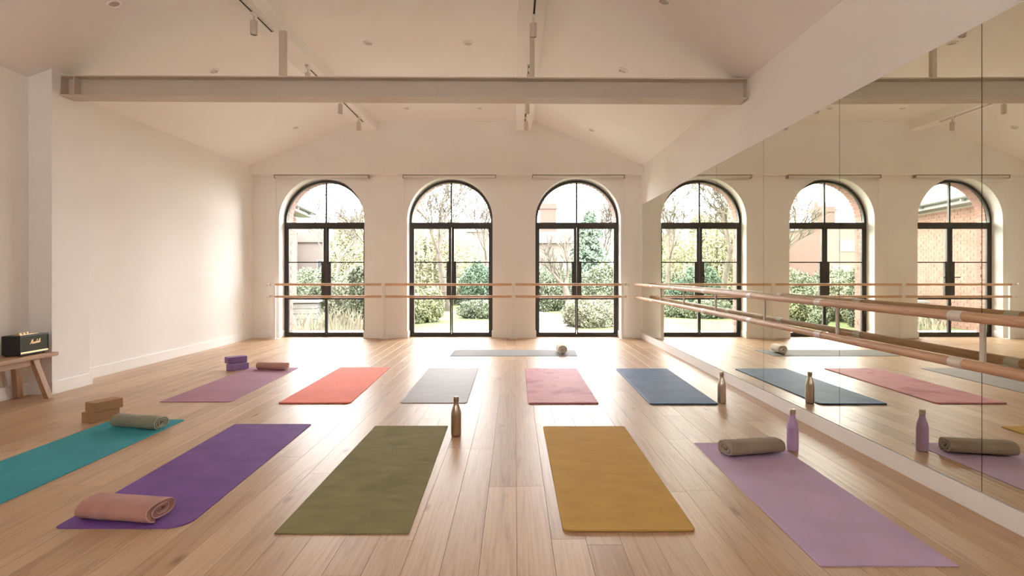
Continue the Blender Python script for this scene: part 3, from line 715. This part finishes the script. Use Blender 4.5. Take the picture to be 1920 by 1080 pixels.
def bare_tree(label, x, y, h, seed, m=bark_p, spread=.55, tr=.12, levels=5, group='bare trees in the garden', fork=.3, ratio=.72):
    rn = random.Random(seed); e0 = empty('bare_tree', (x, y, GZ), label=label, cat='tree', group=group)
    bt, bb = bmesh.new(), bmesh.new()
    def grow(p, d, L, r, lv):
        q = p; bmx = bt if lv == 0 else bb; n = 3 if lv < 3 else 2
        for k in range(n):
            d = (d+Vector((rn.gauss(0, .10), rn.gauss(0, .10), rn.gauss(.03, .06)))).normalized()
            q2 = q+d*L/n; r2 = max(r*(1-.22/n*1.3), .012)
            tube(bmx, q, q2, r, r2, seg=8 if lv == 0 else (5 if lv < 3 else 3), cap=False); q = q2; r = r2
            if lv > 0 and lv < levels and rn.random() < .7: side(q, d, L, r, lv)
        if lv < levels:
            for _ in range(2 if lv else 3): side(q, d, L, r, lv)
    def side(q, d, L, r, lv):
        ax = d.cross(Vector((rn.gauss(0, 1), rn.gauss(0, 1), rn.gauss(0, 1)))).normalized()
        dd = (Matrix.Rotation(rn.uniform(.5, 1.3)*spread, 3, ax) @ d); dd.z += .1; grow(q, dd.normalized(), L*ratio*rn.uniform(.75, 1.1), max(r*.64, .013), lv+1)
    grow(Vector((0, 0, 0)), Vector((0, 0, 1)), h*fork, tr, 0)
    obj('trunk', bt, m, e0, smooth=True); obj('branches', bb, m, e0, smooth=True)

# left neighbour: brick wing, bricks one by one
brick_m = varied('wing_brick', (.185, .098, .072, 1), .85, .78, 1.22, 5, 'World', rand=False, bump=.15, bscale=60)
wg = empty('brick_outbuilding', (-5.5, 11.9, GZ), math.radians(math.degrees(math.atan(.13))), label='single-storey red brick building close by on the left with white eaves, seen in the mirror', cat='building')
WL, WH = 3.6, 2.82
obj('wall', B(-5.2, -.012, 0, WL, 0, WH), mortar, wg)
bmE = bmesh.new(); box(bmE, -.104, 0, 0, .215, 0, .065); meB = bpy.data.meshes.new('brick'); bmE.to_mesh(meB); bmE.free(); meB.materials.append(brick_m)
cnt = 0; bm = bmesh.new(); nc = int(WH/.075)
for i in range(nc):
    y = -.1125 if i % 2 else 0.0
    k = 0
    while y < WL-.02:
        L_ = .215 if y+.215 <= WL else WL-y; px = R.uniform(-.002, .003)
        if .25 < y < 1.95 and L_ > .2 and cnt < 300 :
            o = obj('brick', meB, brick_m, wg, loc=(px, y, i*.075+.005)); cnt += 1
        elif y+L_ > 0: box(bm, -.1+px, px, max(y, 0), y+L_, i*.075+.005, i*.075+.07)
        y += .225
obj('brickwork', bm, brick_m, wg, kind='stuff')
white_ext = Mat('white_fascia', (.17, .168, .16, 1), .5).m
roof_m = varied('slate', (.13, .135, .14, 1), .7, .8, 1.2, 4, 'World')
bm = bmesh.new(); box(bm, -.02, .34, -.25, WL+.25, WH, WH+.03); box(bm, .34, .37, -.25, WL+.25, WH-.0, WH+.17); obj('eaves_board', bm, white_ext, wg)
bm = bmesh.new()
for k in range(10): tube(bm, (.43, -.25+k*(WL+.5)/10, WH+.13), (.43, -.25+(k+1)*(WL+.5)/10, WH+.13), .055, seg=12)
obj('gutter', bm, Mat('gutter_grey', (.09, .09, .09, 1), .5).m, wg)
for yy in (.35, 1.9, 3.3): obj('gutter_bracket', B(.36, .46, yy, yy+.03, WH+.03, WH+.10), white_ext, wg)
bm = bmesh.new(); pit = math.radians(32)
for k in range(18):
    Mx = Matrix.Translation((.40, 0, WH+.20)) @ Matrix.Rotation(-(math.pi-pit)*0, 4, 'Y')
    u0, u1 = k*.18, k*.18+.20
    x_0, z_0 = .40-u0*math.cos(pit), WH+.19+u0*math.sin(pit); x_1, z_1 = .40-u1*math.cos(pit), WH+.19+u1*math.sin(pit)-.012
    vs = [bm.verts.new(p) for p in ((x_0, -.3, z_0), (x_0, WL+.3, z_0), (x_1, WL+.3, z_1), (x_1, -.3, z_1), (x_0, -.3, z_0-.02), (x_0, WL+.3, z_0-.02))]
    bm.faces.new(vs[:4]); bm.faces.new((vs[1], vs[0], vs[4], vs[5]))
xr_ = .40-18*.18*math.cos(pit); zr = WH+.19+18*.18*math.sin(pit)
a = [bm.verts.new(p) for p in ((xr_, -.3, zr), (xr_, WL+.3, zr), (xr_*2-.4, WL+.3, WH+.19), (xr_*2-.4, -.3, WH+.19))]; bm.faces.new(a)
obj('roof', bm, roof_m, wg)
for yy in (0, WL): obj('gable', prism([(.0, WH), (xr_, zr-.05), (xr_*2, WH)], yy-.02 if yy else 0, yy if yy else .02), brick_m, wg)

# far houses
far_brick = Mat('far_brick', (.1, .05, .04, 1), .9); vv = far_brick.coords((1, 1, 1), 'Object')
bt_ = far_brick.n('ShaderNodeTexBrick'); bt_.inputs['Color1'].default_value = (.090, .047, .037, 1); bt_.inputs['Color2'].default_value = (.078, .041, .032, 1); bt_.inputs['Mortar'].default_value = (.10, .08, .07, 1); bt_.inputs['Scale'].default_value = 4; far_brick.l(vv, bt_.inputs[0]); far_brick.color(bt_.outputs[0]); far_brick = far_brick.m
tile_m = varied('clay_tile', (.075, .052, .044, 1), .85, .85, 1.15, 2, 'World'); ext_glass = Mat('dark_pane', (.05, .055, .06, 1), .15).m
def house(label, x, y, wd, dp, hw, hr, wins, rz=0, chim=None, ridge='x'):
    e0 = empty('brick_house', (x, y, GZ), rz, label=label, cat='house')
    obj('wall', B(-wd/2, wd/2, 0, dp, 0, hw), far_brick, e0)
    bm = bmesh.new()
    if hr > 0:
        if ridge == 'x':
            P = [(-wd/2-.3, -.4, hw), (wd/2+.3, -.4, hw), (wd/2+.3, dp+.4, hw), (-wd/2-.3, dp+.4, hw), (-wd/2-.3, dp/2, hw+hr), (wd/2+.3, dp/2, hw+hr)]
            V = [bm.verts.new(p) for p in P]
            for f in ((0, 1, 5, 4), (3, 4, 5, 2), (0, 4, 3), (1, 2, 5), (0, 3, 2, 1)): bm.faces.new([V[i] for i in f])
        else:
            P = [(-wd/2-.3, -.2, hw), (wd/2+.3, -.2, hw), (wd/2+.3, dp+.2, hw), (-wd/2-.3, dp+.2, hw), (0, -.2, hw+hr), (0, dp+.2, hw+hr)]
            V = [bm.verts.new(p) for p in P]
            for f in ((0, 4, 5, 3), (1, 2, 5, 4), (0, 1, 4), (3, 5, 2), (0, 3, 2, 1)): bm.faces.new([V[i] for i in f])
            obj('gable', prism([(-wd/2, hw), (wd/2, hw), (0, hw+hr-.1)], -.25, -.05), far_brick, e0)
    else: box(bm, -wd/2-.15, wd/2+.15, -.15, dp+.15, hw, hw+.2)
    obj('roof', bm, tile_m if hr > 0 else white_ext, e0)
    for (wx, wz, ww, wh, nn) in wins:
        f = obj('window', B(wx-ww/2, wx+ww/2, -.06, .02, wz, wz+wh), white_ext, e0)
        for k in range(nn):
            a_ = wx-ww/2+.07+k*(ww-.07)/nn; obj('pane', B(a_, a_+(ww-.07)/nn-.07, -.075, -.055, wz+.08, wz+wh-.08), ext_glass, f)
    if chim:
        bm = B(chim[0]-chim[1]/2, chim[0]+chim[1]/2, dp*.3, dp*.3+chim[1]*.8, hw*.8, chim[2]); box(bm, chim[0]-chim[1]/2-.1, chim[0]+chim[1]/2+.1, dp*.3-.1, dp*.3+chim[1]*.8+.1, chim[2]-.5, chim[2]-.2)
        obj('chimney', bm, far_brick, e0)
        for s_ in (-.25, .25): obj('chimney_pot', T((chim[0]+s_*chim[1], dp*.4+.3, chim[2]), (chim[0]+s_*chim[1], dp*.4+.3, chim[2]+.5), .18, .15, seg=10), tile_m, e0)
house('flat-roofed brick block with white windows and a tall chimney far off to the left', -24.3, 48, 5.6, 8, 5.2, 0, [(-.2, 3.1, 3.0, .95, 4), (1.2, .55, 1.5, 1.35, 2), (-1.8, .55, 1.2, 1.35, 2)], 0, (1.1, 1.5, 7.2))
house('brick house with a wide tiled gable beyond the left window', -21.6, 58, 7.4, 9, 4.4, 1.7, [(-1.5, 1.3, 1.3, 1.3, 2), (2, 1.3, 1.3, 1.3, 2)], 0, None, 'y')
house('pale brick block with flat top beyond the middle window', -3.6, 46, 2.2, 7, 4.6, 0, [(.75, 2.2, .5, 1.2, 1)], 0)
house('brick house with a broad chimney stack beyond the right window', 3.3, 50, 5.6, 8, 3.9, 1.9, [(1.2, 1.2, 1.3, 1.3, 2)], 0, (-.2, 1.5, 7.7), 'x')

# planting
hg = 'hedges and bushes in the garden'
shrub('hedge', 'long clipped hedge across the far end of the lawn', 'hedge', [((x, 23+.3*math.sin(x), .4), (1.3, .6, .95)) for x in [-10, -8.2, -6.4, -4.6, -2.8, -1, .8, 2.6, 4.4, 6.2]], 26000, .10, F['green'], 21, hg)
shrub('bush', 'round yellow-green bush low in the middle window, left of its centre bar', 'bush', [((-2.62, 14.6, .25), (.42, .4, .42)), ((-2.25, 15.0, .3), (.38, .4, .48))], 9000, .055, F['lime'], 22, hg)
shrub('bush', 'small dark round bush at the foot of the yellow-green one', 'bush', [((-2.62, 13.5, .05), (.22, .22, .26))], 3500, .04, F['green'], 23, hg)
shrub('holly_bush', 'dark holly bush on the right of the middle window', 'bush', [((-1.12, 17.4, .75), (.55, .5, .75)), ((-.75, 17.7, .45), (.6, .5, .55))], 13000, .06, F['dark'], 24, hg)
shrub('bush', 'spreading green bush below the holly on the lawn edge', 'bush', [((-.9, 16.2, .1), (.75, .45, .33)), ((-.2, 16.6, .1), (.5, .4, .3))], 9000, .05, F['green'], 25, hg)
shrub('bush', 'low clipped pale bush right of the path in the right window', 'bush', [((1.75, 13.6, .18), (.62, .5, .42)), ((2.3, 13.9, .2), (.4, .4, .42))], 13000, .045, F['pale'], 26, hg)
shrub('hedge', 'leafy green hedge left of the tree trunk in the right window', 'hedge', [((.6, 19, .5), (.8, .5, .85)), ((1.3, 19.4, .55), (.7, .5, .95)), ((-.1, 19.4, .4), (.6, .5, .7))], 15000, .07, F['green'], 27, hg)
shrub('bush', 'tall straw-coloured bush filling the low part of the left window', 'bush', [((-4.35, 14.6, .35), (.5, .45, .65)), ((-3.9, 15.2, .4), (.4, .4, .7))], 9000, .055, F['pale'], 28, hg)
shrub('bush', 'dark green shrub on the right edge of the left window', 'bush', [((-3.62, 13.45, .42), (.32, .28, .7)), ((-3.66, 13.5, .95), (.3, .25, .4))], 9000, .05, F['green'], 29, hg)
shrub('bush', 'grey-green shrub behind the white garden box', 'bush', [((-5.7, 17.0, .35), (.6, .5, .7)), ((-5.0, 17.2, .4), (.7, .6, .75))], 9000, .07, F['green'], 30, hg)
shrub('bush', 'leafy laurel behind the pale bush in the right window', 'bush', [((2.7, 17.0, .6), (.6, .5, .9)), ((3.4, 17.4, .6), (.7, .5, 1.0))], 10000, .07, F['green'], 31, hg)
# evergreen
e0 = empty('fir_tree', (3.42, 25.7, GZ), label='dark pointed evergreen tree in the right window', cat='tree')
rn = random.Random(5); pts = []
for lev in range(26):
    z = .5+lev*.145; rad = 1.45*(1-lev/27)**.8*(1+.15*math.sin(lev*2.4))
    for b in range(11):
        a = rn.random()*6.28; rr2 = rad*rn.uniform(.75, 1.15)
        for q in range(70):
            t_2 = rn.random()**.7; p = Vector((math.cos(a)*rr2*t_2, math.sin(a)*rr2*t_2, z-.28*t_2*t_2+rn.gauss(0, .04)))
            pts.append(tuple(p+Vector((rn.gauss(0, .05), rn.gauss(0, .05), 0))))
me = leaves(pts, .065, 5, 2.8); me.materials.append(F['fir']); obj('foliage', me, F['fir'], e0, kind='stuff'); obj('trunk', T((0, 0, 0), (0, 0, 4.0), .14, .02, seg=8), bark, e0)
# willow
def willow(label, x, y, h, r, seed, n=420):
    e0 = empty('willow_tree', (x, y, GZ), label=label, cat='tree', group='pale weeping trees'); rn = random.Random(seed); pts = []; bm = bmesh.new()
    tube(bm, (0, 0, 0), (.05, 0, h*.55), .14, .09, seg=8)
    for k in range(9):
        a = k*.7+rn.random(); tube(bm, (.05, 0, h*.5), (r*.6*math.cos(a), r*.6*math.sin(a), h*.9), .06, .02, seg=5)
    for k in range(n):
        a = rn.random()*6.283; q = rn.random()**.5; x0, y0 = r*q*math.cos(a), r*q*math.sin(a); z0_ = h*(.98-.35*q*q)*rn.uniform(.8, 1.0); Ls = rn.uniform(.35, .8)*z0_
        for j in range(26): pts.append((x0*(1+.12*j/26)+rn.gauss(0, .02), y0*(1+.12*j/26)+rn.gauss(0, .02), z0_-Ls*j/26))
    me = leaves(pts, .05, seed, 3); me.materials.append(F['yel']); obj('foliage', me, F['yel'], e0, kind='stuff'); obj('trunk', bm, bark_p, e0, smooth=True)
willow('pale yellow weeping tree between the left and middle windows', -5.6, 25.5, 5.2, 1.5, 41, 520)
willow('low yellow-leaved tree in the left half of the middle window', -3.2, 21, 3.1, 1.05, 42, 420)
willow('faint yellow tree far behind in the middle window', -3.6, 30, 4.2, 1.9, 43, 420)
bare_tree('bare tree with forking boughs filling the top of the middle window', -2.25, 19, 6.6, 53, bark, .62, .12, 5, fork=.30)
bare_tree('slim bare tree in the right half of the middle window', -1.0, 20.6, 5.9, 54, bark, .55, .10, 5)
bare_tree('thin bare tree in the left window', -5.7, 21.0, 4.9, 55, bark, .45, .09, 5)
bare_tree('fine-twigged bare tree behind the evergreen in the right window', 4.3, 29, 6.3, 56, bark, .4, .11, 5)
bare_tree('bare tree far behind the left window', -13.2, 38, 7.4, 57, bark, .5, .13, 5)
bare_tree('old tree trunk beside the path in the right window', 1.62, 16.4, 3.0, 58, bark, .5, .12, 4)
bare_tree('spreading bare tree at the left of the garden, seen in the mirror', -8.6, 27, 6.6, 59, bark, .55, .14, 5)
for (x, y, h_, sd, lab) in ((-9.7, 33, 4.6, 61, 'pale yellow thicket beyond the hedge, right of the left window'), (-7.0, 34, 4.9, 62, 'tall pale thicket beyond the hedge, at the left of the middle window'), (-4.2, 33.5, 4.4, 63, 'pale yellow thicket beyond the hedge behind the forked bare tree')):
    shrub('tall_shrub', lab, 'bush', [((x, y, h_*.45), (1.15, .9, h_*.5)), ((x+.5, y+.3, h_*.75), (.6, .6, h_*.25))], 15000, .11, F['yel'], sd, 'pale thickets beyond the hedge')
# reeds
bm = bmesh.new(); rn = random.Random(9)
for k in range(260):
    x, y = rn.uniform(-.75, .75), rn.uniform(-.3, .3); hh = rn.uniform(.25, .6); dx, dy = rn.gauss(0, .12), rn.gauss(0, .1)
    a = bm.verts.new((x-.008, y, 0)); b = bm.verts.new((x+.008, y, 0)); c = bm.verts.new((x+dx*.5+.006, y+dy*.5, hh*.6)); d = bm.verts.new((x+dx*.5-.006, y+dy*.5, hh*.6)); e_ = bm.verts.new((x+dx*1.3, y+dy*1.3, hh))
    bm.faces.new((a, b, c, d)); bm.faces.new((d, c, e_))
tag(obj('ornamental_grass', bm, F['straw'], loc=(-4.1, 12.6, GZ)), 'dry ornamental grass along the foot of the left window', 'grass', None, 'stuff')
# garden box
box_white = Mat('garden_box_white', (.26, .26, .25, 1), .6).m
gb = empty('garden_box', (-5.25, 14.2, GZ), math.radians(8), label='white slatted garden storage box low in the left window', cat='box')
for k in range(4): obj('slat', B(-.32, .32, -.25, .25, .02+k*.13, .14+k*.13, bev=.004), box_white, gb)
obj('lid', B(-.36, .36, -.29, .29, .55, .60, bev=.005), box_white, gb)
